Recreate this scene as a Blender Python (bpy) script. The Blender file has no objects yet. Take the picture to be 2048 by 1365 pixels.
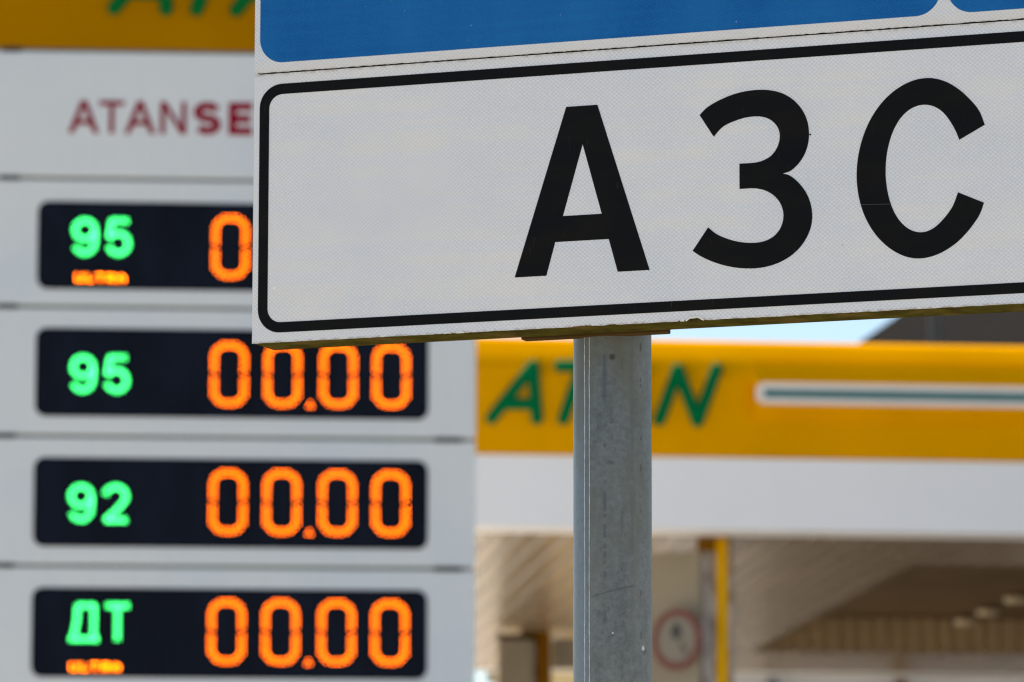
import bpy, bmesh, math, random
from mathutils import Vector, Matrix
R = math.radians
random.seed(7)
sc = bpy.context.scene
C = sc.collection

# ------------------------------------------------------------------ camera
cd = bpy.data.cameras.new("camera")
cam = bpy.data.objects.new("camera", cd); C.objects.link(cam)
cam.location = (0, 0, 1.6)
cam.rotation_mode = 'YXZ'
cam.matrix_world = Matrix.Translation((0, 0, 1.6)) @ Matrix.Rotation(R(90 + 8.40), 4, 'X') @ Matrix.Rotation(R(0.10), 4, 'Z')
cd.sensor_width = 36; cd.lens = 175.78
cd.clip_start = 0.1; cd.clip_end = 3000
cd.dof.use_dof = True
cd.dof.focus_distance = 4.745
cd.dof.aperture_fstop = 14.0
cd.dof.aperture_blades = 0
sc.camera = cam

# ------------------------------------------------------------------ sky and sun
SUN_EL, SUN_AZ = 62.0, -24.0          # azimuth measured from +Y towards +X: behind the totem, to the left
w = bpy.data.worlds.new("World"); sc.world = w; w.use_nodes = True
wn = w.node_tree.nodes; wl = w.node_tree.links
sky = wn.new('ShaderNodeTexSky'); sky.sky_type = 'NISHITA'; sky.sun_disc = False
sky.sun_elevation = R(SUN_EL); sky.sun_rotation = R(SUN_AZ)
sky.air_density = 1.0; sky.dust_density = 0.15; sky.ozone_density = 0.4
bg = wn['Background']; bg.inputs['Strength'].default_value = 0.080
wl.new(sky.outputs[0], bg.inputs['Color'])
sd = bpy.data.lights.new("sun", 'SUN'); sd.energy = 5.0; sd.angle = R(0.5); sd.color = (1.0, 0.93, 0.83)
sun = bpy.data.objects.new("sun", sd); C.objects.link(sun)
dv = Vector((math.sin(R(SUN_AZ)) * math.cos(R(SUN_EL)), math.cos(R(SUN_AZ)) * math.cos(R(SUN_EL)), math.sin(R(SUN_EL))))
sun.rotation_euler = dv.to_track_quat('Z', 'Y').to_euler()
sc.view_settings.view_transform = 'Standard'; sc.view_settings.look = 'None'
sc.view_settings.exposure = 0.91; sc.view_settings.gamma = 1.0
sc.cycles.use_denoising = True
sc.cycles.denoising_prefilter = 'ACCURATE'
sc.cycles.filter_width = 1.25
sc.cycles.sampling_pattern = 'TABULATED_SOBOL'
sc.cycles.use_adaptive_sampling = False
sc.cycles.max_bounces = 8

# ------------------------------------------------------------------ materials
class N:
    """tiny node-graph writer"""
    def __init__(s, name):
        m = bpy.data.materials.new(name); m.use_nodes = True
        s.m = m; s.t = m.node_tree; s.n = s.t.nodes; s.l = s.t.links; s.b = s.n['Principled BSDF']
    def put(s, sock, v):
        if isinstance(v, bpy.types.NodeSocket): s.l.new(v, sock)
        elif v is not None: sock.default_value = v
    def math(s, op, a, b=None, c=None, clamp=False):
        n = s.n.new('ShaderNodeMath'); n.operation = op; n.use_clamp = clamp
        s.put(n.inputs[0], a); s.put(n.inputs[1], b)
        if c is not None: s.put(n.inputs[2], c)
        return n.outputs[0]
    def coord(s):
        if not hasattr(s, '_c'):
            n = s.n.new('ShaderNodeTexCoord'); s._c = n.outputs['Object']
            x = s.n.new('ShaderNodeSeparateXYZ'); s.l.new(s._c, x.inputs[0]); s.xyz = x.outputs
        return s._c
    def scaled(s, sx, sy, sz, off=(0, 0, 0)):
        n = s.n.new('ShaderNodeMapping'); s.l.new(s.coord(), n.inputs[0])
        n.inputs['Scale'].default_value = (sx, sy, sz); n.inputs['Location'].default_value = off
        return n.outputs[0]
    def noise(s, vec, scale, detail=3, rough=.55):
        n = s.n.new('ShaderNodeTexNoise'); s.l.new(vec, n.inputs['Vector'])
        n.inputs['Scale'].default_value = scale; n.inputs['Detail'].default_value = detail; n.inputs['Roughness'].default_value = rough
        return n.outputs[0]
    def ramp(s, f, a, b, lo=0., hi=1.):
        n = s.n.new('ShaderNodeMapRange'); n.clamp = True
        s.put(n.inputs[0], f); n.inputs[1].default_value = a; n.inputs[2].default_value = b
        n.inputs[3].default_value = lo; n.inputs[4].default_value = hi
        return n.outputs[0]
    def mix(s, f, a, b):
        n = s.n.new('ShaderNodeMix'); n.data_type = 'RGBA'
        s.put(n.inputs[0], f)
        for i, v in ((6, a), (7, b)):
            if isinstance(v, tuple): v = (*v, 1)
            s.put(n.inputs[i], v)
        return n.outputs[2]
    def bump(s, hgt, strength, dist):
        n = s.n.new('ShaderNodeBump'); s.put(n.inputs['Height'], hgt)
        n.inputs['Strength'].default_value = strength; n.inputs['Distance'].default_value = dist
        s.l.new(n.outputs[0], s.b.inputs['Normal'])
    def out(s, color=None, rough=.5, metal=0., spec=None, emit=None, es=0.):
        if color is not None: s.put(s.b.inputs['Base Color'], (*color, 1) if isinstance(color, tuple) else color)
        s.put(s.b.inputs['Roughness'], rough); s.put(s.b.inputs['Metallic'], metal)
        if spec is not None: s.b.inputs['Specular IOR Level'].default_value = spec
        if emit: s.b.inputs['Emission Color'].default_value = (*emit, 1); s.b.inputs['Emission Strength'].default_value = es
        return s.m

def plain(name, col, rough=.5, metal=0., spec=None, var=.12, scale=3.):
    g = N(name); v = g.noise(g.coord(), scale, 4)
    dark = tuple(c * (1 - var) for c in col); lite = tuple(min(1, c * (1 + var)) for c in col)
    return g.out(g.mix(g.ramp(v, .3, .7), dark, lite), rough, metal, spec)

def lattice(g, cell):
    """fine diamond lattice of prismatic sheeting: 1 on the ridge lines"""
    g.coord(); x, z = g.xyz[0], g.xyz[2]
    o = []
    for k in (1, -1):
        s_ = g.math('ADD', x, g.math('MULTIPLY', z, 1.15 * k))
        fr = g.math('FRACT', g.math('DIVIDE', s_, cell))
        d = g.math('ABSOLUTE', g.math('SUBTRACT', fr, .5))
        o.append(g.ramp(d, .30, .48))
    return g.math('MAXIMUM', o[0], o[1])

def panel_mat():
    g = N("totem_white_composite"); g.coord()
    st = g.noise(g.scaled(22, 1, .5), 1., 4, .6); big = g.noise(g.scaled(.9, 1, 1.4), 1., 3)
    c = g.mix(g.ramp(big, .35, .65), (.72, .755, .77), (.79, .80, .78))
    c = g.mix(g.ramp(st, .52, .72, 0, .16), c, (.60, .62, .60))
    return g.out(c, .5, 0., .25)

def screen_mat():
    g = N("dark_display_glass"); g.coord()
    v = g.noise(g.scaled(5, 1, 1.6), 1., 3, .6)  # streaky tone paints a faint dark reflection into the glass colour
    c = g.mix(g.ramp(v, .38, .62), (.0022, .0042, .0105), (.0046, .0085, .0200))
    return g.out(c, .5, 0., .10)

def sheeting_white():
    g = N("white_prismatic_sheeting"); g.coord()
    lat = lattice(g, .0046)
    big = g.noise(g.scaled(3, 3, 5), 2.4, 4, .6)
    tone = g.mix(g.ramp(big, .36, .64), (.605, .635, .675), (.71, .695, .67))
    tone = g.mix(g.ramp(g.noise(g.scaled(1.2, 1, 75), 1., 3, .6), .42, .62, 0, .45), tone, (.60, .65, .73))
    fine = g.noise(g.coord(), 420, 2)
    c = g.mix(g.math('MULTIPLY', lat, g.ramp(fine, .3, .7, .2, .8)), tone, (.95, .92, .88))
    c = g.mix(g.ramp(g.noise(g.coord(), 800, 1), .35, .75, .0, .16), c, (.45, .48, .54))
    # brown dirt along the joint and the lower edge
    z = g.xyz[2]
    nz = g.noise(g.scaled(140, 1, 60), 1., 4, .7)
    e1 = g.ramp(g.math('ABSOLUTE', g.math('SUBTRACT', z, 2.5800)), .0004, .0032, 1., 0.)
    e2 = g.ramp(z, 2.3120, 2.3142, 1., 0.)
    d = g.math('MULTIPLY', g.math('MAXIMUM', e1, e2), g.ramp(nz, .42, .62))
    c = g.mix(g.math('MULTIPLY', d, .75), c, (.20, .16, .09))
    # warm grime film right below / above the joint
    e3 = g.ramp(g.math('ABSOLUTE', g.math('SUBTRACT', z, 2.5830)), .0, .010, .45, 0.)
    c = g.mix(e3, c, (.72, .66, .55))
    # scattered specks
    sp = g.noise(g.coord(), 230, 0)
    c = g.mix(g.ramp(sp, .86, .90, 0, .7), c, (.40, .36, .30))
    lf = g.math('MULTIPLY', lat, .5)
    g.bump(lf, .12, .0006)
    return g.out(c, .42, 0., .4)

def sheeting_blue():
    g = N("blue_prismatic_sheeting"); g.coord()
    lat = lattice(g, .0040)
    big = g.noise(g.scaled(4, 1, 1.5), 2.0, 4, .6)
    streak = g.noise(g.scaled(1.2, 1, 60), 3., 3)
    c = g.mix(g.ramp(big, .32, .66), (.0, .080, .30), (.006, .125, .37))
    c = g.mix(g.ramp(streak, .4, .7, 0, .28), c, (.003, .15, .42))
    c = g.mix(g.math('MULTIPLY', lat, .16), c, (.05, .24, .50))
    gr = g.noise(g.coord(), 900, 1)
    c = g.mix(g.ramp(gr, .4, .8, 0, .3), c, (.04, .20, .46))
    sp = g.noise(g.coord(), 260, 0)
    c = g.mix(g.ramp(sp, .84, .88, 0, .5), c, (.40, .50, .62))
    return g.out(c, .5, 0., .10)

def film_black():
    g = N("black_lettering_film"); g.coord()
    st = g.noise(g.scaled(330, 1, 34), 1., 4, .75)
    big = g.noise(g.scaled(5, 1, 14), 3., 3)
    c = g.mix(g.ramp(big, .35, .68), (.0030, .0036, .0048), (.0065, .0060, .0048))
    m = g.math('MULTIPLY', g.ramp(st, .60, .74), g.ramp(g.noise(g.scaled(22, 1, 14), 2., 2), .48, .66, 0, .5))
    c = g.mix(m, c, (.11, .095, .075))
    sp = g.noise(g.coord(), 300, 1)
    c = g.mix(g.ramp(sp, .80, .85, 0, .6), c, (.12, .10, .08))
    return g.out(c, .55, 0., .10)

def edge_grime():
    g = N("mossy_sign_edge"); g.coord()
    n1 = g.noise(g.scaled(26, 30, 8), 1.6, 5, .7)
    n2 = g.noise(g.scaled(90, 260, 90), 1., 3, .7)
    c = g.mix(g.ramp(n1, .35, .66), (.034, .026, .007), (.066, .060, .010))
    c = g.mix(g.ramp(n2, .5, .72, 0, .7), c, (.028, .024, .014))
    c = g.mix(g.ramp(g.noise(g.scaled(9, 9, 9), 2., 2), .55, .72, 0, .6), c, (.12, .075, .03))
    return g.out(c, .85, 0., .0)

def galvanised():
    g = N("weathered_galvanised_steel"); g.coord(); x, y, z = g.xyz[0], g.xyz[1], g.xyz[2]
    ang = g.math('ARCTAN2', x, g.math('MULTIPLY', y, -1.))          # 0 faces the road
    a = g.noise(g.scaled(1, 1, .22), 30, 5, .6)
    b = g.noise(g.scaled(1, 1, 1), 160, 3, .7)
    c = g.mix(g.ramp(a, .36, .64), (.086, .100, .105), (.150, .168, .170))
    c = g.mix(g.ramp(b, .35, .68, 0, .35), c, (.27, .305, .325))
    c = g.mix(g.ramp(g.noise(g.scaled(1, 1, 1), 520, 1), .40, .75, 0, .35), c, (.10, .12, .13))
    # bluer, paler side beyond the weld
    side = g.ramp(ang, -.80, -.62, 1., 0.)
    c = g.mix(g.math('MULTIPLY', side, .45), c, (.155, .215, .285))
    patch = g.ramp(g.noise(g.scaled(1, 1, .30), 22, 4, .6), .46, .62, 0, .8)
    c = g.mix(patch, c, (.115, .125, .108))
    def line(a0, wd, zs, thr, amt, col, za=None):
        nonlocal c
        wob = g.math('MULTIPLY', g.math('SUBTRACT', g.noise(g.scaled(0, 0, 40), 1., 2), .5), .03)
        m = g.ramp(g.math('ABSOLUTE', g.math('SUBTRACT', ang, g.math('ADD', wob, a0))), wd * .3, wd, 1., 0.)
        n = g.ramp(g.noise(g.scaled(0, 0, zs, (a0 * 7, 0, 0)), 1., 2), thr, thr + .05)
        m = g.math('MULTIPLY', g.math('MULTIPLY', m, n), amt)
        if za: m = g.math('MULTIPLY', m, g.math('MULTIPLY', g.ramp(z, za[0], za[0] + .004), g.ramp(z, za[1] - .004, za[1], 1, 0)))
        c = g.mix(m, c, col)
    line(-.22, .065, 60, .43, .66, (.070, .085, .10), (2.03, 2.30))
    line(.22, .055, 50, .52, .45, (.08, .09, .10))
    line(.50, .07, 26, .42, .45, (.10, .12, .12))
    line(.78, .04, 60, .55, .6, (.035, .04, .045))
    def spot(a0, z0, r, amt, col, sx=1.):
        nonlocal c
        dx = g.math('MULTIPLY', g.math('SUBTRACT', ang, a0), .038 * sx)
        dz = g.math('SUBTRACT', z, z0)
        d = g.math('SQRT', g.math('ADD', g.math('MULTIPLY', dx, dx), g.math('MULTIPLY', dz, dz)))
        wob = g.math('MULTIPLY', g.math('SUBTRACT', g.noise(g.coord(), 500, 2), .5), r * .9)
        c = g.mix(g.ramp(g.math('ADD', d, wob), r * .5, r, amt, 0.), c, col)
    spot(-.025, 2.2895, .0038, .95, (.045, .04, .035))
    spot(-.04, 2.2270, .0032, .5, (.07, .065, .06))
    spot(-.08, 2.1870, .0028, .6, (.08, .07, .065), .5)
    spot(-.02, 2.021, .0026, .9, (.10, .10, .10))
    spot(-.02, 2.0225, .0013, .9, (.50, .55, .58))
    spot(.90, 2.007, .0052, .6, (.05, .055, .06))
    spot(.86, 2.009, .0030, .9, (.48, .53, .56))
    # a rubbed dark scuff running across the tube
    zz = g.math('SUBTRACT', z, g.math('ADD', 2.0635, g.math('MULTIPLY', ang, .010)))
    wob = g.math('MULTIPLY', g.math('SUBTRACT', g.noise(g.scaled(60, 0, 0), 1., 2), .5), .006)
    m = g.ramp(g.math('ABSOLUTE', g.math('ADD', zz, wob)), .0003, .0014, .5, 0.)
    m = g.math('MULTIPLY', m, g.math('MULTIPLY', g.ramp(ang, -.62, -.5), g.ramp(ang, .5, .7, 1, 0)))
    c = g.mix(m, c, (.045, .055, .065))
    g.bump(b, .25, .0004)
    return g.out(c, g.ramp(a, .3, .7, .45, .62), .35)

def yellow_panel(name, col, rough):
    g = N(name); n = g.noise(g.scaled(.6, .6, .6), 2., 3)
    return g.out(g.mix(g.ramp(n, .3, .7), tuple(c * .93 for c in col), tuple(min(1, c * 1.06) for c in col)), rough, 0., .0)

def led(name, col, strength):
    g = N(name); return g.out((.0, .0, .0), .9, 0., 0., col, strength)

def soffit_mat():
    g = N("beige_metal_ceiling_planks"); g.coord(); x = g.xyz[0]
    fr = g.math('FRACT', g.math('DIVIDE', x, .15))
    gap = g.ramp(g.math('ABSOLUTE', g.math('SUBTRACT', fr, .5)), .40, .48)
    n = g.noise(g.scaled(1, .15, 1), 3, 3)
    base = g.mix(g.ramp(n, .3, .7), (.31, .222, .132), (.39, .285, .178))
    c = g.mix(gap, base, (.06, .045, .03))
    h = g.math('SUBTRACT', 1., gap)
    g.bump(h, .5, .01)
    return g.out(c, .26, .15, .4)

def asphalt(name, a, b, sc_):
    g = N(name); n = g.noise(g.coord(), sc_, 5, .7); n2 = g.noise(g.coord(), .35, 3)
    c = g.mix(g.ramp(n, .35, .65), a, b)
    c = g.mix(g.ramp(n2, .4, .65, 0, .3), c, tuple(v * .7 for v in a))
    g.bump(n, .3, .01)
    return g.out(c, .85)

def film_wrap():
    g = N("crinkled_silver_film"); g.coord()
    n = g.noise(g.scaled(14, 14, 5), 1.4, 5, .7)
    c = g.mix(g.ramp(n, .4, .6), (.26, .22, .20), (.62, .57, .54))
    g.bump(n, 1., .05)
    return g.out(c, .28, .55)

M = dict(
    white_sheet=sheeting_white(), blue_sheet=sheeting_blue(), black=film_black(), edge=edge_grime(), galv=galvanised(),
    steel=plain("dull_zinc_bracket", (.060, .036, .013), .9, .0, 0., scale=30),
    panel=panel_mat(),
    body=plain("totem_olive_frame", (.16, .17, .13), .6),
    clip=plain("black_rubber_clip", (.02, .02, .018), .7),
    head=yellow_panel("totem_yellow", (.43, .185, .0004), .6),
    screen=screen_mat(),
    yellow=yellow_panel("canopy_yellow", (.80, .350, .0003), .6),
    green=plain("green_acrylic", (.0002, .150, .046), .6, 0., .02, .05),
    headgreen=plain("green_acrylic_totem", (.0002, .14, .026), .6, 0., .06, .05),
    red=plain("crimson_vinyl", (.29, .002, .022), .6, 0., .03, .05),
    led_orange=led("orange_led", (1.0, .130, .0), 6.6),
    led_amber=led("amber_led", (1.0, .150, .0), 11.0),
    led_green=led("green_led", (.045, 1.0, .175), 5.3),
    band=plain("canopy_white_band", (.90, .89, .88), .5, 0., .3, .02, .6),
    gutter=plain("white_stripe_channel", (.88, .80, .73), .5, 0., .1, .03),
    teal=plain("teal_stripe", (.075, .195, .190), .5, 0., .1, .05),
    soffit=soffit_mat(),
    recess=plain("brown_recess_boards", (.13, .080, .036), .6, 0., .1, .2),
    ribs=plain("ribbed_brown_sheet", (.42, .30, .16), .5, 0., .1, .08),
    lens=plain("frosted_lamp_lens", (.62, .50, .32), .3, 0., .4, .03),
    lampbody=plain("grey_lamp_body", (.30, .25, .20), .5),
    film=film_wrap(),
    colyellow=yellow_panel("yellow_column_trim", (.70, .36, .002), .5),
    board=plain("grey_board", (.27, .235, .175), .6, 0., .1, .08),
    signwhite=plain("pictogram_white", (.22, .20, .16), .6, 0., .05, .04),
    signred=plain("faded_red_ring", (.17, .065, .055), .6, 0., .05, .06),
    dark=plain("dark_pictogram", (.03, .03, .03), .6),
    roofdark=plain("dark_roof_sheet", (.009, .007, .006), .8, 0., .05, .2),
    roofpost=plain("grey_roof_mast", (.16, .16, .145), .6),
    plaster=plain("pale_plaster", (.55, .53, .50), .8, 0., .2, .06),
    glass=plain("dark_window_glass", (.02, .024, .03), .1),
    concrete=asphalt("pale_concrete", (.46, .41, .34), (.56, .50, .42), 14),
    asphalt=asphalt("road_asphalt", (.045, .045, .047), (.07, .07, .07), 30),
    earth=asphalt("dry_verge_earth", (.42, .37, .30), (.52, .47, .38), 9),
    kerbm=plain("kerb_concrete", (.38, .37, .35), .8, 0., .2, .1, 6),
)

# ------------------------------------------------------------------ mesh helpers
def link(name, bm_or_me, mat, parent=None, smooth=False, **props):
    if isinstance(bm_or_me, bmesh.types.BMesh):
        me = bpy.data.meshes.new(name); bm_or_me.normal_update(); bm_or_me.to_mesh(me); bm_or_me.free()
    else: me = bm_or_me
    mats = mat if isinstance(mat, list) else [mat]
    if not me.materials:
        for m in mats: me.materials.append(M[m])
    o = bpy.data.objects.new(name, me); C.objects.link(o)
    if parent: o.parent = parent
    if smooth:
        for p in me.polygons: p.use_smooth = True
    for k, v in props.items(): o[k] = v
    return o

def thing(name, label, cat, loc, rz=0., group=None):
    o = bpy.data.objects.new(name, None); C.objects.link(o)
    o.location = loc; o.rotation_euler = (0, 0, rz); o['label'] = label; o['category'] = cat
    if group: o['group'] = group
    return o

def box(bm, x0, x1, y0, y1, z0, z1, bev=0., seg=2, mi=0):
    vs = [bm.verts.new((x, y, z)) for x in (x0, x1) for y in (y0, y1) for z in (z0, z1)]
    idx = [(0, 1, 3, 2), (4, 6, 7, 5), (0, 4, 5, 1), (2, 3, 7, 6), (0, 2, 6, 4), (1, 5, 7, 3)]
    fs = [bm.faces.new([vs[i] for i in f]) for f in idx]
    for f in fs: f.material_index = mi
    if bev:
        es = list({e for f in fs for e in f.edges})
        bmesh.ops.bevel(bm, geom=es, offset=bev, segments=seg, affect='EDGES', profile=.5)

def mkbox(*a, **k):
    bm = bmesh.new(); box(bm, *a, **k); return bm

def prism_x(bm, prof, x0, x1):
    """profile (y,z) list extruded along x, capped"""
    a = [bm.verts.new((x0, y, z)) for y, z in prof]; b = [bm.verts.new((x1, y, z)) for y, z in prof]
    n = len(prof)
    for i in range(n): bm.faces.new((a[i], a[(i + 1) % n], b[(i + 1) % n], b[i]))
    bm.faces.new(a[::-1]); bm.faces.new(b)
    bmesh.ops.recalc_face_normals(bm, faces=bm.faces)

def rrect(x0, x1, z0, z1, r, n=10):
    p = []
    for cx, cz, a0 in ((x1 - r, z0 + r, -90), (x1 - r, z1 - r, 0), (x0 + r, z1 - r, 90), (x0 + r, z0 + r, 180)):
        for i in range(n + 1):
            a = R(a0 + 90 * i / n); p.append((cx + r * math.cos(a), cz + r * math.sin(a)))
    return p

def flat(loops, front, thick):
    """fill closed outlines (x,z) with holes, face towards -Y at y=front, thickness going +Y; returns a mesh"""
    cu = bpy.data.curves.new("outline", 'CURVE'); cu.dimensions = '2D'; cu.fill_mode = 'BOTH'; cu.extrude = thick / 2
    for lp in loops:
        s = cu.splines.new('POLY'); s.points.add(len(lp) - 1); s.use_cyclic_u = True
        for p, (x, z) in zip(s.points, lp): p.co = (x, z, 0, 1)
    ob = bpy.data.objects.new("outline", cu); C.objects.link(ob)
    dg = bpy.context.evaluated_depsgraph_get(); dg.update()
    me = bpy.data.meshes.new_from_object(ob.evaluated_get(dg))
    bpy.data.objects.remove(ob); bpy.data.curves.remove(cu)
    for v in me.vertices:
        x, z, h = v.co; v.co = (x, front + thick / 2 - h, z)
    me.materials.clear()
    return me

def smooth_outline(pts, corners, k=5):
    """Catmull-Rom between the listed corner indices"""
    n = len(pts); out = []
    for i in range(n):
        p1, p2 = pts[i], pts[(i + 1) % n]
        p0 = pts[i - 1] if i not in corners else (2 * p1[0] - p2[0], 2 * p1[1] - p2[1])
        p3 = pts[(i + 2) % n] if (i + 1) % n not in corners else (2 * p2[0] - p1[0], 2 * p2[1] - p1[1])
        if i in corners and (i + 1) % n in corners:
            out.append(p1); continue
        for j in range(k):
            t = j / k
            out.append(tuple(.5 * (2 * p1[c] + (p2[c] - p0[c]) * t + (2 * p0[c] - 5 * p1[c] + 4 * p2[c] - p3[c]) * t * t
                                   + (3 * p1[c] - p0[c] - 3 * p2[c] + p3[c]) * t ** 3) for c in (0, 1)))
    return out

def relax(pts, fixed, it=2):
    """light smoothing of a hand-measured outline, corners kept"""
    for _ in range(it):
        n = len(pts); q = list(pts)
        for i in range(n):
            if i in fixed: continue
            a, b, c = pts[i - 1], pts[i], pts[(i + 1) % n]
            if (i - 1) % n in fixed or (i + 1) % n in fixed: continue
            m = ((a[0] + c[0]) / 2, (a[1] + c[1]) / 2)
            q[i] = (b[0] * .6 + m[0] * .4, b[1] * .6 + m[1] * .4)
        pts = q
    return pts

def rounded_stroke(bm, pts, r, y0, y1, closed=False):
    """raised letter stroke: a half-round bead swept along a polyline in the xz plane (front towards -Y)"""
    n = 12
    segs = list(zip(pts[:-1], pts[1:]))
    for k, (a, b) in enumerate(segs):
        A = Vector((a[0], 0, a[1])); B = Vector((b[0], 0, b[1])); d = (B - A)
        ln = d.length; d.normalize(); side = Vector((d.z, 0, -d.x))
        off = -.0004 * k
        rings = []
        stations = []
        for i in range(7):                     # rounded start
            t = math.pi / 2 * i / 6; stations.append((-r * math.cos(t), max(.02, math.sin(t))))
        for i in range(6, -1, -1):
            t = math.pi / 2 * i / 6; stations.append((ln + r * math.cos(t), max(.02, math.sin(t))))
        for s_, w_ in stations:
            ring = []
            for i in range(n + 1):
                t = math.pi * i / n
                lat = r * w_ * math.cos(t); hgt = math.sin(t) ** .7 * w_ ** .6
                p = A + d * s_ + side * lat
                p.y = y1 + off - (y1 - y0) * hgt
                ring.append(bm.verts.new(p))
            rings.append(ring)
        for q0, q1 in zip(rings[:-1], rings[1:]):
            for i in range(n): bm.faces.new((q0[i], q0[i + 1], q1[i + 1], q1[i]))
    bmesh.ops.recalc_face_normals(bm, faces=bm.faces)

def lathe(bm, prof, n=48, cx=0., cy=0.):
    rings = []
    for r, z in prof:
        rings.append([bm.verts.new((cx + r * math.cos(2 * math.pi * i / n), cy + r * math.sin(2 * math.pi * i / n), z)) for i in range(n)])
    for a, b in zip(rings[:-1], rings[1:]):
        for i in range(n): bm.faces.new((a[i], a[(i + 1) % n], b[(i + 1) % n], b[i]))
    bm.faces.new(rings[0][::-1]); bm.faces.new(rings[-1])

def cyl(bm, a, b, r, n=16):
    A, B = Vector(a), Vector(b); d = (B - A).normalized()
    u = d.orthogonal().normalized(); v = d.cross(u)
    q = [[bm.verts.new(P + (u * math.cos(2 * math.pi * i / n) + v * math.sin(2 * math.pi * i / n)) * r) for i in range(n)] for P in (A, B)]
    for i in range(n): bm.faces.new((q[0][i], q[0][(i + 1) % n], q[1][(i + 1) % n], q[1][i]))
    bm.faces.new(q[0][::-1]); bm.faces.new(q[1])
    bmesh.ops.recalc_face_normals(bm, faces=bm.faces)

# ------------------------------------------------------------------ ground
def sheet(name, x0, x1, y0, y1, z, mat, nx=1):
    bm = bmesh.new(); vs = [bm.verts.new(p) for p in ((x0, y0, z), (x1, y0, z), (x1, y1, z), (x0, y1, z))]; bm.faces.new(vs)
    return link(name, bm, mat, kind='structure')
sheet("ground", -900, 900, -600, 1400, -.012, 'earth')
sheet("road", -900, 900, -9.0, -1.5, -.004, 'asphalt')
sheet("forecourt", -40, 1.5, 18.5, 60, -.006, 'concrete')
sheet("pump_lane_paving", 1.5, 70, 16.5, 90, -.0055, 'asphalt')  # unseen dark paving, added to lessen the bounce onto the soffit
sheet("access_road", -60, 60, 9.0, 15.5, -.005, 'asphalt')
link("kerb", mkbox(-60, 60, -1.5, -1.32, -.05, .12, bev=.02), 'kerbm', kind='structure')
bm = bmesh.new()
for i in range(-30, 30): box(bm, i * 6, i * 6 + 3, -5.32, -5.2, -.003, .001)
link("road_markings", bm, plain and 'kerbm', kind='structure')

# ------------------------------------------------------------------ the road sign on its pole (in focus)
sg = thing("road_sign", "sharp white and blue road sign plate with black writing, standing on a grey galvanised pole",
           "road sign", (0.09580, 4.714, 0), R(-20))
PX, PY = -.0315, .0918
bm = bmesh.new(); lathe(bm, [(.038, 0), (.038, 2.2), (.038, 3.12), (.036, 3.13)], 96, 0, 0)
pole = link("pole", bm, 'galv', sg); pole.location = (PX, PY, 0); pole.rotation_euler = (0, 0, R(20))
for p in pole.data.polygons: p.use_smooth = abs(p.normal.z) < .5
# longitudinal weld: two fine raised beads with a shallow strip between
bm = bmesh.new()
for ax in (-.0273, -.0229):
    ay = -math.sqrt(.038 ** 2 - ax ** 2)
    prev = None; zz = 0.
    pts = []
    while zz < 3.1:
        pts.append((ax + random.uniform(-.00018, .00018), ay, zz)); zz += .012
    ring_prev = None
    for (x, y, z) in pts:
        ring = [bm.verts.new((x + .00042 * math.cos(2 * math.pi * i / 6), y + .00042 * math.sin(2 * math.pi * i / 6), z)) for i in range(6)]
        if ring_prev:
            for i in range(6): bm.faces.new((ring_prev[i], ring_prev[(i + 1) % 6], ring[(i + 1) % 6], ring[i]))
        ring_prev = ring
bmesh.ops.recalc_face_normals(bm, faces=bm.faces)
M['weld'] = plain("bright_weld_bead", (.48, .53, .58), .4, .4, scale=200, var=.3)
link("weld_seam", bm, 'weld', pole)
bm = bmesh.new(); lathe(bm, [(.11, 0), (.11, .012), (.052, .014), (.05, .05)], 32)
fo = link("base_plate", bm, 'galv', sg); fo.location = (PX, PY, .0)

XL, XR, ZB, ZS = -.3728, .640, 2.3120, 2.5796
# lower plate: folded tray (dirty edges) with a white sheet
bm = mkbox(XL + .0016, XR - .0016, .0012, .0500, ZB + .0002, ZS - .0004)
low = link("text_panel", bm, 'edge', sg, label="white plate with black border and A3C lettering")
def chipped_sheet(x0, x1, z0, z1, chips, t=.0014, step=.004, rag=.00022):
    """sheet outline whose lower edge is slightly ragged, with a few bites"""
    lp = [(x0, z1), (x0, z0)]
    x = x0 + step
    while x < x1 - step:
        z = z0 + random.uniform(-rag, rag)
        for cx, cw, cdp in chips:
            d = abs(x - cx) / cw
            if d < 1: z += cdp * (1 - d * d) * random.uniform(.6, 1.1)
        lp.append((x, z)); x += step * (.35 if any(abs(x - c[0]) < c[1] * 1.3 for c in chips) else 1)
    lp += [(x1, z0), (x1, z1)]
    return lp
chips = [(.0825, .010, .0036), (.070, .004, .0012), (-.168, .006, .0012), (-.03, .012, .0010), (.0, .006, .0008)]
face = flat([chipped_sheet(XL, XR, ZB, ZS, chips)], 0., .0012)
link("plate_face", face, 'white_sheet', low)
# curled flakes where the edge is chipped, sunlight painted into their pale colour
M['flake'] = plain("bare_flake_sun_tint", (.95, .86, .72), .5, .0, scale=300, var=.2)
for cx, cw, hh in ((.0825, .009, .0036), (-.168, .004, .0014), (-.155, .004, .0010), (.0700, .002, .0012)):
    bm = bmesh.new(); k = 9; top = []; bot = []
    for i in range(k):
        t = i / (k - 1); x = cx - cw + 2 * cw * t
        arch = math.sin(math.pi * t)
        zt = ZB + hh * 1.15 * arch * random.uniform(.75, 1.1) + .0003
        top.append(bm.verts.new((x, -.0006 - .0008 * arch, zt))); bot.append(bm.verts.new((x, -.0016 * arch - .0004, zt - .0010 - .0012 * arch)))
    for i in range(k - 1): bm.faces.new((top[i], top[i + 1], bot[i + 1], bot[i]))
    link("edge_flake", bm, 'flake', low)
bord = flat([rrect(-.3668, .635, 2.3214, 2.5690, .0235), rrect(-.3566, .6248, 2.3316, 2.5586, .0140)], -.0003, .0003)
link("border", bord, 'black', low)
CX = -.0309
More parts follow.
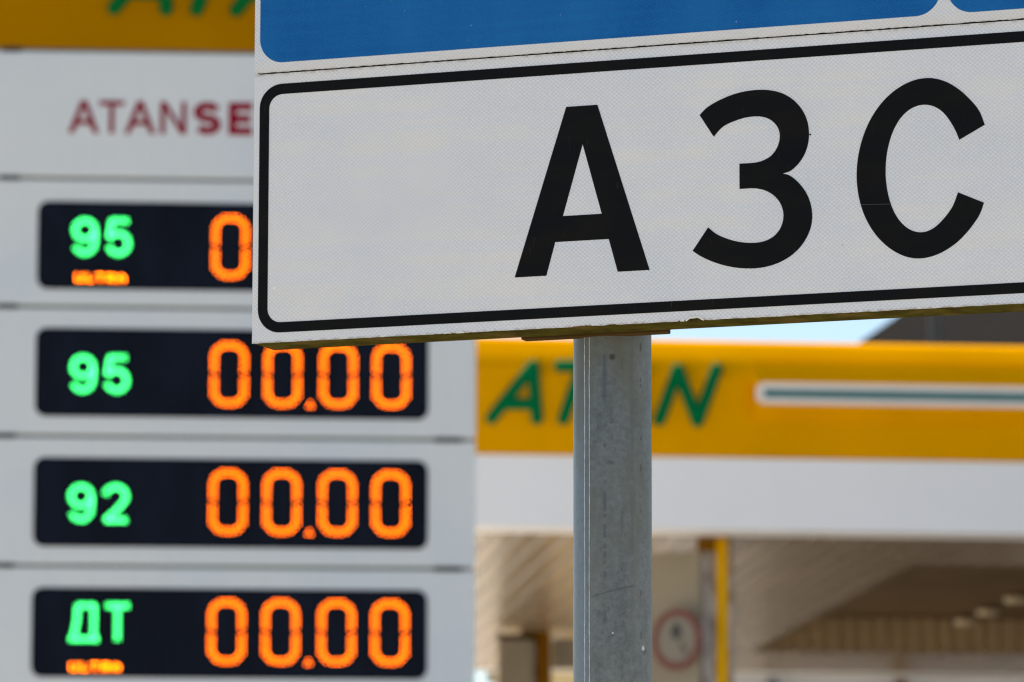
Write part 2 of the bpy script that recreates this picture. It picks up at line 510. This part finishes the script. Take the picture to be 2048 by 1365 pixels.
Ao = [(-.0993, 2.3628), (CX - .0159, 2.5264), (CX + .0159, 2.5264), (.0375, 2.3628), (.0054, 2.3628), (-.0036, 2.3950), (-.0579, 2.3950), (-.0669, 2.3628)]
Ai = [(-.0300, 2.4889), (-.0107, 2.4199), (-.0501, 2.4199)]
link("letter", flat([Ao, Ai], -.0003, .0003), 'black', low)
T3 = [(.088,2.5096),(.0959,2.5168),(.1083,2.5236),(.1241,2.5287),(.1398,2.5306),(.1548,2.5303),(.1695,2.5267),(.1816,2.5193),(.1909,2.508),(.1957,2.4967),(.1970,2.4848),(.1957,2.4735),(.1916,2.4632),(.1850,2.4548),(.1777,2.4500),(.1704,2.4481),(.1776,2.4455),(.1863,2.439),(.194,2.4284),(.1985,2.4164),(.1998,2.4050),(.1979,2.3932),(.1919,2.3814),(.1823,2.371),(.1696,2.3635),(.1545,2.3591),(.1389,2.3582),(.1215,2.3602),(.104,2.3652),(.0901,2.3724),(.0805,2.3788),(.0961,2.4007),(.1042,2.3939),(.1146,2.3883),(.1268,2.3846),(.139,2.3828),(.1508,2.3833),(.1599,2.3868),(.1669,2.3931),(.1706,2.4015),(.1713,2.4104),(.1688,2.419),(.1630,2.4269),(.155,2.4324),(.1463,2.4352),(.1393,2.4357),(.1275,2.4358),(.1275,2.4602),(.1412,2.4601),(.1505,2.4610),(.1595,2.4651),(.1657,2.4732),(.1682,2.4825),(.1675,2.4901),(.1632,2.4973),(.1563,2.5026),(.1476,2.5050),(.1362,2.5050),(.1239,2.5026),(.1116,2.497),(.102,2.4878)]
cor = {0, 15, 30, 31, 46, 47, 60}
T3 = relax(T3, cor, 1)
link("letter", flat([smooth_outline(T3, cor)], -.0003, .0003), 'black', low)
TC = [(.3675,2.4824),(.362,2.4964),(.3537,2.5089),(.3425,2.5198),(.3300,2.5271),(.3200,2.5305),(.31,2.5315),(.2985,2.5303),(.2853,2.5251),(.2721,2.5159),(.2605,2.503),(.2513,2.4868),(.2450,2.4685),(.2421,2.4493),(.2421,2.4332),(.2449,2.4153),(.2505,2.3989),(.2594,2.384),(.2707,2.3718),(.2832,2.3636),(.2940,2.3596),(.3032,2.3585),(.3146,2.3594),(.3277,2.3637),(.3424,2.373),(.3538,2.3851),(.3613,2.3974),(.3658,2.4086),(.341,2.4199),(.3355,2.4068),(.328,2.3950),(.3182,2.3863),(.3100,2.3834),(.3019,2.3832),(.2937,2.3861),(.2856,2.3929),(.2792,2.4021),(.2740,2.4152),(.2711,2.4304),(.2703,2.4452),(.2716,2.4604),(.275,2.4746),(.2803,2.4872),(.2870,2.4968),(.2955,2.5034),(.3048,2.5062),(.3130,2.5058),(.3211,2.5030),(.3284,2.4973),(.3345,2.4885),(.3392,2.4786),(.3427,2.4696)]
cor = {0, 27, 28, 51}
TC = relax(TC, cor, 2)
link("letter", flat([smooth_outline(TC, cor)], -.0003, .0003), 'black', low)
# small blemishes of the film: a nick beside the 3, a bare fleck, a hair scratch over the C
link("film_nick", flat([[(.1976 + .0010 * math.cos(t * .9), 2.4838 + .0009 * math.sin(t * .9)) for t in range(7)]], -.0003, .0003), 'black', low)
link("bare_fleck", flat([[(-.3512, 2.3640), (-.3492, 2.3655), (-.3486, 2.3672), (-.3504, 2.3664)]], -.0004, .0004), 'flake', low)
M['scratch'] = plain("pale_scratch", (.05, .05, .05), .5)
link("scratch", flat([[(.2462, 2.4136), (.2466, 2.4140), (.2750, 2.4128), (.2748, 2.4124)]], -.0007, .0003), 'scratch', low)
# upper plate: blue fields on white
bm = mkbox(XL + .0016, XR - .0016, .0012, .0500, ZS + .0022, 3.04)
up = link("service_panel", bm, 'edge', sg, label="upper plate with blue fields on a white ground")
lp = []
x = XL
lp.append((XL, 3.04))
while x < XR:
    lp.append((x, ZS + .0015 + random.uniform(-.0004, .0004))); x += .003
lp += [(XR, ZS + .0013), (XR, 3.04)]
link("plate_face", flat([lp], 0., .0012), 'white_sheet', up)
link("blue_field", flat([rrect(-.3670, .3262, 2.5905, 3.03, .0245)], -.0003, .0003), 'blue_sheet', up)
link("blue_field", flat([rrect(.3325, .6345, 2.5905, 3.03, .0245)], -.0003, .0003), 'blue_sheet', up)
# mounting strip below the tray and clamps round the pole
bm = mkbox(-.111, .0375, .0503, .0640, 2.3100, 2.330, bev=.001)
link("mounting_bracket", bm, 'steel', sg)
for z in (2.40, 2.90):
    bm = bmesh.new(); box(bm, PX - .055, PX + .055, .0502, .056, z, z + .03)
    for s_ in (-1, 1): cyl(bm, (PX + s_ * .046, .056, z + .015), (PX + s_ * .046, PY + .045, z + .015), .004, 8)
    box(bm, PX - .055, PX + .055, PY + .040, PY + .046, z, z + .03)
    link("clamp", bm, 'steel', sg)

# ------------------------------------------------------------------ price totem
TX, TY, TZ = -1.16214, 20.5, R(3.7)
tt = thing("price_totem", "tall white totem of stacked price panels with a yellow top, behind the sign", "totem", (TX, TY, 0), TZ)
bm = mkbox(-.988, .988, .012, .36, 0, 7.1); link("totem_body", bm, 'body', tt)
bm = mkbox(-1.10, 1.10, -.08, .48, 0, .18, bev=.02); link("plinth", bm, 'kerbm', tt)
SE = [5.845, 5.3015, 4.7615, 4.2222, 3.6850, 3.146]
def panel(z0, z1, mat, lab):
    return link("panel", mkbox(-1.0, 1.014, 0., .372, z0, z1, bev=.006), mat, tt, label=lab)
G = .0075
hp = panel(SE[0] + G, 7.10, 'head', "yellow top panel with green logo lettering")
npn = panel(SE[1] + G, SE[0] - G, 'panel', "white panel with crimson name lettering")
for k, lab in enumerate(("white panel holding the first 95 price display", "white panel holding the second 95 price display",
                         "white panel holding the 92 price display", "white panel holding the diesel price display")):
    panel(SE[k + 2] + G, SE[k + 1] - G, 'panel', lab)
panel(.20, SE[5] - G, 'panel', "blank lower white panel")
for z in SE[:5]:
    for xa, xb in ((-.965, -.885), (.845, .955)):
        link("seam_clip", mkbox(xa, xb, -.003, .02, z - .012, z + .009), 'clip', tt)

# green logo lettering, shared by the totem head and the canopy
def logo(x, z, s, r, y0, y1, mat, parent):
    A1 = [(0, 0), (.250, .320), (.275, 0)]
    def P(pts, dx): return [(x + (px + dx) * s, z + pz * s) for px, pz in pts]
    for nm, strokes in (("A", [P(A1, 0), P([(.075, .088), (.262, .088)], 0)]),
                        ("T", [P([(.415, .322), (.665, .326)], 0), P([(.545, .318), (.435, 0)], 0)]),
                        ("A", [P(A1, .645), P([(.075, .088), (.262, .088)], .645)]),
                        ("N", [P([(1.018, .004), (1.130, .312), (1.252, 0), (1.368, .320)], 0)])):
        bm = bmesh.new()
        for st in strokes: rounded_stroke(bm, st, r, y0, y1)
        link("logo_letter", bm, mat, parent, smooth=True)
logo(-.504, 6.024, .79, .029, -.035, -.0008, 'headgreen', hp)

# crimson lettering
def strip_letters():
    Hh = .138; z0 = 5.493
    th, tb = .0200, .033
    def quad(a, b, t):
        A, B = Vector(a), Vector(b); d = (B - A).normalized(); n = Vector((-d.y, d.x)) * t / 2
        return [tuple(A + n), tuple(B + n), tuple(B - n), tuple(A - n)]
    def up_A(x, w_, t):
        k = t * .60
        m = x + w_ / 2
        o = [(x, 0), (m - k, Hh), (m + k, Hh), (x + w_, 0), (x + w_ - t * 1.12, 0), (x + w_ - t * 1.12 - .0165, .036), (x + t * 1.12 + .0165, .036), (x + t * 1.12, 0)]
        i = [(m, Hh - t * 1.3), (x + w_ - t * 1.12 - .0215, .036 + t), (x + t * 1.12 + .0215, .036 + t)]
        return [o, i]
    def up_T(x, w_, t): m = x + w_ / 2; return [[(x, Hh), (x + w_, Hh), (x + w_, Hh - t), (m + t / 2, Hh - t), (m + t / 2, 0), (m - t / 2, 0), (m - t / 2, Hh - t), (x, Hh - t)]]
    def up_N(x, w_, t): return [[(x, 0), (x, Hh), (x + t * 1.1, Hh), (x + w_ - t, t * 1.6), (x + w_ - t, Hh), (x + w_, Hh), (x + w_, 0), (x + w_ - t * 1.1, 0), (x + t, Hh - t * 1.6), (x + t, 0)]]
    def up_E(x, w_, t): h2 = Hh / 2; return [[(x, 0), (x, Hh), (x + w_, Hh), (x + w_, Hh - t), (x + t, Hh - t), (x + t, h2 + t / 2), (x + w_ * .93, h2 + t / 2), (x + w_ * .93, h2 - t / 2), (x + t, h2 - t / 2), (x + t, t), (x + w_, t), (x + w_, 0)]]
    def thick(center, t, closed=False):
        L, Rr = [], []
        n = len(center)
        for i, p in enumerate(center):
            a = Vector(center[max(0, i - 1)]); b = Vector(center[min(n - 1, i + 1)]); d = (b - a).normalized(); nn = Vector((-d.y, d.x)) * t / 2
            L.append(tuple(Vector(p) + nn)); Rr.append(tuple(Vector(p) - nn))
        return [L + Rr[::-1]]
    def up_S(x, w_, t):
        c = []
        rx, r1 = (w_ - t) / 2, (Hh - t) / 4
        m = x + w_ / 2
        for a in range(20, 271, 14): c.append((m + rx * math.cos(R(a)), Hh - t / 2 - r1 + r1 * math.sin(R(a))))
        for a in range(76, -161, -14): c.append((m + rx * math.cos(R(a)), t / 2 + r1 + r1 * math.sin(R(a))))
        return thick(c, t)
    def up_R(x, w_, t):
        c = [(x + t, Hh), (x + w_ * .6, Hh)]
        o = [(x, 0), (x, Hh), (x + w_ * .62, Hh)]
        r = Hh * .27
        for a in range(80, -91, -17): o.append((x + w_ * .62 + r * math.cos(R(a)) * 1.0, Hh - r + r * math.sin(R(a))))
        o += [(x + w_, 0), (x + w_ - t * 1.2, 0), (x + w_ * .45, Hh - 2 * r), (x + t, Hh - 2 * r), (x + t, 0)]
        i = [(x + t, Hh - t), (x + w_ * .60, Hh - t)]
        for a in range(80, -91, -17): i.append((x + w_ * .60 + (r - t) * math.cos(R(a)), Hh - r + (r - t) * math.sin(R(a))))
        i += [(x + t, Hh - 2 * r + t)]
        return [o, i]
    def up_V(x, w_, t): m = x + w_ / 2; return [[(x, Hh), (x + t * 1.1, Hh), (m, t * 1.5), (x + w_ - t * 1.1, Hh), (x + w_, Hh), (m + t * .6, 0), (m - t * .6, 0)]]
    def up_I(x, w_, t): return [[(x, 0), (x, Hh), (x + t, Hh), (x + t, 0)]]
    def up_C(x, w_, t):
        m = x + w_ / 2; c = [(m + (w_ - t) / 2 * math.cos(R(a)), Hh / 2 + (Hh - t) / 2 * math.sin(R(a))) for a in range(42, 319, 12)]
        return thick(c, t)
    seq = [(up_A, -.688, .128, th), (up_T, -.560, .104, th), (up_A, -.454, .128, th), (up_N, -.306, .108, th),
           (up_S, -.168, .115, tb), (up_E, -.022, .100, tb), (up_R, .112, .112, tb), (up_V, .232, .124, tb), (up_I, .372, .03, tb), (up_C, .420, .120, tb), (up_E, .560, .098, tb)]
    for fn, x, w_, t in seq:
        loops = [[(px, z0 + pz) for px, pz in lp] for lp in fn(x, w_, t)]
        link("name_letter", flat(loops, -.004, .0035), 'red', npn)
strip_letters()

# LED displays: every glyph is a mesh of small lamps set along its strokes
def dots(paths, pitch, rows, r, mat, parent, name, y=-.006):
    bm = bmesh.new(); n = 8
    for pts in paths:
        L = [0.]
        for a, b in zip(pts[:-1], pts[1:]): L.append(L[-1] + math.dist(a, b))
        closed = math.dist(pts[0], pts[-1]) < 1e-6
        cnt = max(1, round(L[-1] / pitch)); 
        for j, off in enumerate(rows):
            ks = range(cnt) if closed or j % 2 else range(cnt + 1)
            for k in ks:
                s_ = (k + (.5 if j % 2 else 0.)) * L[-1] / cnt
                s_ = min(s_, L[-1])
                i = max(q for q in range(len(L)) if L[q] <= s_ + 1e-9); i = min(i, len(pts) - 2)
                t = (s_ - L[i]) / max(1e-9, L[i + 1] - L[i])
                a, b = pts[i], pts[i + 1]
                dx, dz = b[0] - a[0], b[1] - a[1]; ln = math.hypot(dx, dz)
                px = a[0] + dx * t - dz / ln * off; pz = a[1] + dz * t + dx / ln * off
                c0 = bm.verts.new((px, y - .002, pz))
                ring = [bm.verts.new((px + r * math.cos(2 * math.pi * q / n), y, pz + r * math.sin(2 * math.pi * q / n))) for q in range(n)]
                for q in range(n): bm.faces.new((c0, ring[(q + 1) % n], ring[q]))
    bmesh.ops.recalc_face_normals(bm, faces=bm.faces)
    return link(name, bm, mat, parent)

def arc(cx, cz, rx, rz, a0, a1, n=14):
    return [(cx + rx * math.cos(R(a0 + (a1 - a0) * i / n)), cz + rz * math.sin(R(a0 + (a1 - a0) * i / n))) for i in range(n + 1)]

def zero_paths(cx, cz):
    w2, h2, c = .0620, .1205, .030; g = .0130
    up_ = [(cx - w2, cz + g), (cx - w2, cz + h2 - c), (cx - w2 + c, cz + h2), (cx + w2 - c, cz + h2), (cx + w2, cz + h2 - c), (cx + w2, cz + g)]
    dn = [(x, 2 * cz - z) for x, z in up_]
    return [up_, dn]
def nine(x, z, w_, h_):
    cx = x + w_ / 2; a = w_ / 2; b = h_ * .29
    up_ = arc(cx, z + h_ - b, a, b, 0, 360, 26)
    hook = [(x + w_, z + h_ - b)] + [(x + w_, z + h_ * .42)] + arc(cx, z + h_ * .34, a, h_ * .34, 0, -150, 14)
    return [up_, hook]
def five(x, z, w_, h_):
    return [[(x + w_ * .92, z + h_), (x + w_ * .16, z + h_)], [(x + w_ * .14, z + h_ * .97), (x + w_ * .04, z + h_ * .50)],
            [(x + w_ * .06, z + h_ * .50)] + arc(x + w_ / 2, z + h_ * .31, w_ / 2, h_ * .31, 128, -158, 22)]
def two(x, z, w_, h_):
    top = arc(x + w_ / 2, z + h_ * .71, w_ / 2, h_ * .29, 165, -30, 14)
    return [top + [(x + w_ * .62, z + h_ * .34), (x + .005, z)], [(x + .008, z), (x + w_, z)]]
def de_letter(x, z, w_, h_):
    return [[(x + w_ * .26, z + h_ - .004), (x + w_ * .24, z + h_ * .55), (x + w_ * .14, z + h_ * .1)], [(x + w_ * .30, z + h_), (x + w_ * .84, z + h_)],
            [(x + w_ * .86, z + h_), (x + w_ * .86, z + .006)], [(x, z), (x + w_, z)]]
def te(x, z, w_, h_):
    return [[(x, z + h_), (x + w_, z + h_)], [(x + w_ / 2, z + h_ - .008), (x + w_ / 2, z)]]
def ultra(x, z, w_, h_):
    s = w_ / 5; lw = s * .58; out = []
    def X(k): return x + k * s * 1.06
    u = X(0); out += [[(u, z + h_), (u, z), (u + lw, z), (u + lw, z + h_)]]
    u = X(1); out += [[(u, z + h_), (u, z), (u + lw, z)]]
    u = X(2); out += [[(u - .004, z + h_), (u + lw, z + h_)], [(u + lw / 2, z + h_), (u + lw / 2, z)]]
    u = X(3); out += [[(u, z), (u, z + h_), (u + lw, z + h_), (u + lw, z + h_ * .5), (u, z + h_ * .45)], [(u + lw * .5, z + h_ * .4), (u + lw, z)]]
    u = X(4); out += [[(u, z), (u, z + h_ * .6), (u + lw / 2, z + h_), (u + lw, z + h_ * .6), (u + lw, z)], [(u, z + h_ * .4), (u + lw, z + h_ * .4)]]
    return out

DC = [5.0205, 4.4890, 3.9492, 3.4115]
OR = (-.0074, .0074)
GR = (-.0074, .0, .0074)
for k, dz in enumerate(DC):
    nm = ("dark price display for the first 95 row", "dark price display for the second 95 row", "dark price display for the 92 row", "dark price display for the diesel row")[k]
    ds = link("price_display", flat([rrect(-.807, .8165, dz - .1855, dz + .1830, .045)], -.004, .0038), 'screen', tt, label=nm)
    oc = dz + (-.001, -.004, .004, .006)[k]
    for cx in (-.0085, .2130, .4430, .6630):
        dots(zero_paths(cx, oc), .0185, OR, .0047, 'led_orange', ds, "price_digit")
    bm = bmesh.new()
    dots([[(.3275 - .0075, oc - .1235), (.3275 + .0085, oc - .1235)]], .0155, (-.0075, .0076), .0044, 'led_orange', ds, "decimal_point")
    gz = dz + (.034, -.0085, -.0060, .040)[k]          # centre of the green glyphs
    h_ = .143; xa, xb = -.6565, -.5165
    h_ = .138; zb = gz - h_ / 2
    if k < 2: a, b = nine(xa + .003, zb, .083, h_), five(xb + .003, zb, .082, h_)
    elif k == 2: a, b = nine(xa + .003, zb, .083, h_), two(xb + .003, zb, .086, h_)
    else: a, b = de_letter(-.649, zb, .112, h_), te(-.498, zb, .084, h_)
    dots(a, .0140, GR, .0036, 'led_green', ds, "fuel_grade_sign")
    dots(b, .0140, GR, .0036, 'led_green', ds, "fuel_grade_sign")
    if k in (0, 3):
        up5 = ultra(-.644, dz - (.151, .156)[k // 3], .205, .026)
        for a_, b_ in ((0, 1), (1, 2), (2, 4), (4, 6), (6, 8)):
            dots(up5[a_:b_], .0075, (0.,), .0030, 'led_amber', ds, "fuel_name_letter")

# ------------------------------------------------------------------ canopy
cn = thing("station_canopy", "long yellow and white petrol station canopy with green lettering and beige ceiling", "canopy", (1.44003, 30.0, 0), R(6.2))
XA, XB, DEP = -2.15, 17.0, 10.75
HB, HM, HT = 4.883, 5.322, 6.048
# yellow fascia with a rounded top edge
prof = [(0., HM)]
prof += [(0., 5.80), (.004, 5.835), (.012, 5.87), (.026, 5.905), (.044, 5.94), (.065, 5.975), (.088, 6.01), (.112, 6.047)]
prof += [(.34, HT), (.34, HM)]
bm = bmesh.new(); prism_x(bm, prof, XA, XB)
yf = link("yellow_fascia", bm, 'yellow', cn)
for p in yf.data.polygons: p.use_smooth = abs(p.normal.x) < .5 and len(p.vertices) == 4 and p.center.z > HM + .3 and p.normal.y < .2
bm = mkbox(XA, XB, .012, .36, HB, HM - .004); link("white_fascia", bm, 'band', cn)
# roof deck, back and side fascias
bm = mkbox(XA, XA + .2, .362, DEP, HB, HT - .3); link("side_fascia", bm, 'band', cn)
bm = mkbox(XB - .2, XB, .362, DEP, HB, HT - .3); link("side_fascia", bm, 'band', cn)
bm = mkbox(XA + .202, XB - .202, DEP - .2, DEP, HB, HT - .3); link("rear_fascia", bm, 'band', cn)
bm = mkbox(XA + .204, XB - .204, .364, DEP - .202, HT - .34, HT - .26); link("roof_deck", bm, 'roofdark', cn)
# soffit of planks with a rectangular recess
OX0, OX1, OY0, OY1 = 1.36, 7.2, 1.95, 8.65
bm = bmesh.new()
e = .004; xs0, xs1, ys0, ys1 = XA + .204, XB - .204, .364, DEP - .204
for q in ((xs0, OX0, ys0, ys1), (OX1, xs1, ys0, ys1), (OX0, OX1, ys0, OY0), (OX0, OX1, OY1, ys1)):
    box(bm, q[0], q[1], q[2], q[3], HB + e, HB + .03)
link("soffit", bm, 'soffit', cn)
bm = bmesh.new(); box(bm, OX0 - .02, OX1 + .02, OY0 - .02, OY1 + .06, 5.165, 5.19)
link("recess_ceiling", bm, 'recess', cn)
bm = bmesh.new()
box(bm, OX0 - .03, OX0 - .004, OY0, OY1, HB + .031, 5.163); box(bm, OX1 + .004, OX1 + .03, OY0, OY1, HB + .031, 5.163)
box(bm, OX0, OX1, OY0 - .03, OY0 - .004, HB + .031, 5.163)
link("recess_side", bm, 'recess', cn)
bm = bmesh.new(); x = OX0
pr = []
while x < OX1 - .1:      # trapezoid ribs along x
    pr += [(x, OY1 + .030), (x + .012, OY1), (x + .052, OY1), (x + .064, OY1 + .030)]; x += .127
lo = [bm.verts.new((px, py, HB + .031)) for px, py in pr]; hi = [bm.verts.new((px, py, 5.163)) for px, py in pr]
for i in range(len(pr) - 1): bm.faces.new((lo[i], lo[i + 1], hi[i + 1], hi[i]))
bmesh.ops.recalc_face_normals(bm, faces=bm.faces)
link("ribbed_panel", bm, 'ribs', cn)
# green lettering on the fascia
logo(-1.572, 5.535, 1.0, .037, -.050, -.001, 'green', cn)
# stripe: yellow raised housing, white channel, teal inlay
bm = bmesh.new()
prism_x(bm, [(-.001, 5.905), (-.008, 5.875), (-.022, 5.84), (-.042, 5.805), (-.064, 5.773), (-.068, 5.64), (-.050, 5.60), (-.001, 5.545)], .018, XB - 1.)
link("stripe_housing", bm, 'yellow', cn)
sw = link("white_stripe", flat([rrect(.028, XB - 1.2, 5.6405, 5.7665, .050)], -.097, .0284), 'gutter', cn)
link("teal_inlay", mkbox(.073, XB - 1.25, -.0995, -.0975, 5.673, 5.729), 'teal', sw)

# ceiling lamps in the recess: things of their own
def make_lamp():
    t = thing("ceiling_lamp", "", "lamp", (0, 0, 0), R(6.2), "lamps in a row along the canopy recess")
    bm = bmesh.new(); lathe(bm, [(.02, .07), (.075, .068), (.080, .040)], 24)
    link("lamp_body", bm, 'recess', t)
    bm = bmesh.new(); lathe(bm, [(.082, .039), (.088, .022), (.070, .004), (.03, 0.)], 24)
    link("lens", bm, 'lens', t)
    return t
def cw(u, w_, z):
    a = R(6.2); return (1.44003 + u * math.cos(a) - w_ * math.sin(a), 30.0 + u * math.sin(a) + w_ * math.cos(a), z)
def copy_tree(o):
    c = o.copy(); C.objects.link(c)
    for ch in o.children:
        d = ch.copy(); C.objects.link(d); d.parent = c
        for gch in ch.children:
            e_ = gch.copy(); C.objects.link(e_); e_.parent = d
    return c
lamp0 = make_lamp()
for i, (u, w_, lab) in enumerate(((3.02, 6.60, "pale ceiling lamp at the right picture edge, nearest of the row"),
                                  (3.02, 7.62, "pale ceiling lamp in the middle of the canopy row"),
                                  (3.00, 8.42, "small dim ceiling lamp, farthest left of the row above the ribbed panel"))):
    o = lamp0 if i == 0 else copy_tree(lamp0)
    o.location = cw(u, w_, 5.094); o['label'] = lab

# columns: yellow strip between crinkled silver cladding, grey board on the left side
M['colbrown_shaded'] = yellow_panel("brown_and_shaded_yellow_trim", (.20, .085, .004), .6)  # brown of the brackets; on the second strip, yellow with shade mixed in
M['ochre'] = yellow_panel("sun_tinted_plaster", (.85, .62, .30), .8)  # a far wall's sunlight put into the base colour
def column(u, w_, label, strip_w, trim):
    t = thing("canopy_column", label, "column", cw(u, w_, 0), R(6.2), "columns carrying the canopy")
    link("column_cladding", mkbox(-.112, .112, .012, .24, .02, HB - .02, bev=.02), 'film', t)
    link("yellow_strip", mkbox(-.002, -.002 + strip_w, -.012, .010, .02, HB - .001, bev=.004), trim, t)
    link("top_bracket", mkbox(-.12, -.004, -.004, .010, 4.80, HB - .002), 'colbrown_shaded', t)
    link("column_foot", mkbox(-.16, .16, -.04, .30, 0, .16, bev=.01), 'kerbm', t)
    return t
c1 = column(-.132, .50, "column with a bright yellow strip between silver cladding, right of the sign pole", .071, 'colyellow')
c2 = column(-.500, 6.99, "shaded column with brown looking yellow strip, left of the sign pole", .100, 'colbrown_shaded')
# grey boards fixed to the columns
b1 = link("side_board", mkbox(-.225, .15, -.02, .03, 3.2, 4.805, bev=.01), 'board', c1)
b1.location = (-.215, .08, 0); b1.rotation_euler = (0, 0, R(-38)); b1.location.z = 0
link("side_board", mkbox(-.29, -.03, -.06, -.014, 2.2, 4.812, bev=.01), 'board', c2)
link("side_board", mkbox(.135, .30, .05, .15, 4.615, 4.83, bev=.01), 'board', c2)
link("board_cap", mkbox(-.30, -.025, -.065, .0, 4.813, 4.85), 'steel', c2)
# round sign on the board
ns = thing("no_fire_sign", "round white sign with a faded red ring, on the board beside the yellow strip", "sign", (0, 0, 0), 0)
ns.matrix_world = Matrix.Translation(cw(-.384, .45, 4.253)) @ Matrix.Rotation(R(6.2 - 38), 4, 'Z')
cir = [(0.176 * math.cos(2 * math.pi * i / 48), .188 * math.sin(2 * math.pi * i / 48)) for i in range(48)]
cii = [(x * .76, z * .76) for x, z in cir]
link("disc", flat([cir], -.006, .006), 'signwhite', ns)
link("red_ring", flat([cir, cii], -.009, .0025), 'signred', ns)
bm = bmesh.new()
link("flame_mark", flat([smooth_outline([(-.03, .02), (-.035, .06), (0, .105), (.03, .06), (.028, .02), (0, .0)], set())], -.009, .0025), 'dark', ns)
link("match_mark", flat([[(.02, -.02), (.035, -.01), (.075, -.09), (.062, -.098)]], -.009, .0025), 'dark', ns)

# ------------------------------------------------------------------ shop and far building
sh = thing("station_shop", "pale low shop building under the back of the canopy", "building", cw(1.55, 12.6, 0), R(6.2))
bm = bmesh.new()
bm = mkbox(0, 9.0, .0, 5.0, 0, 5.05); link("wall", bm, 'plaster', sh)
link("roof", mkbox(-.15, 9.15, -.15, 5.15, 5.052, 5.25), 'roofpost', sh)
for x in (.72, 3.0, 5.3):
    wf = link("window", mkbox(x, x + 2.1, -.03, .01, .25, 4.45, bev=.01), 'roofpost', sh)
    link("pane", mkbox(x + .07, x + 2.03, -.036, -.031, .32, 4.38), 'glass', wf)  # unseen panes, made tall and dark to dim the soffit's reflections
for x, m_ in ((.55, 'roofpost'), (1.66, 'recess')):
    link("downpipe", mkbox(x, x + .10, -.16, -.02, 0, 5.0, bev=.02), m_, sh)

ok = thing("sun_tinted_kiosk", "building with sunlight painted into its pale ochre wall, glimpsed low between the shaded column and the sign pole", "building", (-.15, 47, 0), 0)
link("wall", mkbox(0, 3.2, 0, 4, 0, 5.6), 'ochre', ok)
link("roof", mkbox(-.1, 3.3, -.1, 4.1, 5.602, 5.7), 'roofpost', ok)
M['mast'] = plain("dark_mast_paint", (.05, .05, .045), .7)
fb = thing("far_building", "dark hip roofed building rising behind the yellow canopy", "building", (0, 56, 0), 0)
s = 56 / 50.
bm = mkbox(4.2, 22, .4, 12, 0, 9.0); link("wall", bm, 'plaster', fb)
bm = bmesh.new()
E0 = 9.6 ; X0 = 3.22
base = [(X0, -.6, 9.3), (23, -.6, 9.3), (23, 13, 9.3), (X0, 13, 9.3)]
top = [(X0 + 3.8, 2.6, 12.3), (19, 2.6, 12.3), (19, 9, 12.3), (X0 + 3.8, 9, 12.3)]
b_ = [bm.verts.new(p) for p in base]; t_ = [bm.verts.new(p) for p in top]
for i in range(4): bm.faces.new((b_[i], b_[(i + 1) % 4], t_[(i + 1) % 4], t_[i]))
bm.faces.new(b_[::-1]); bm.faces.new(t_)
rf = link("roof", bm, 'roofdark', fb)
link("roof_mast", mkbox(4.64, 4.80, -1.1, -.98, 6.5, 10.25), 'mast', fb)
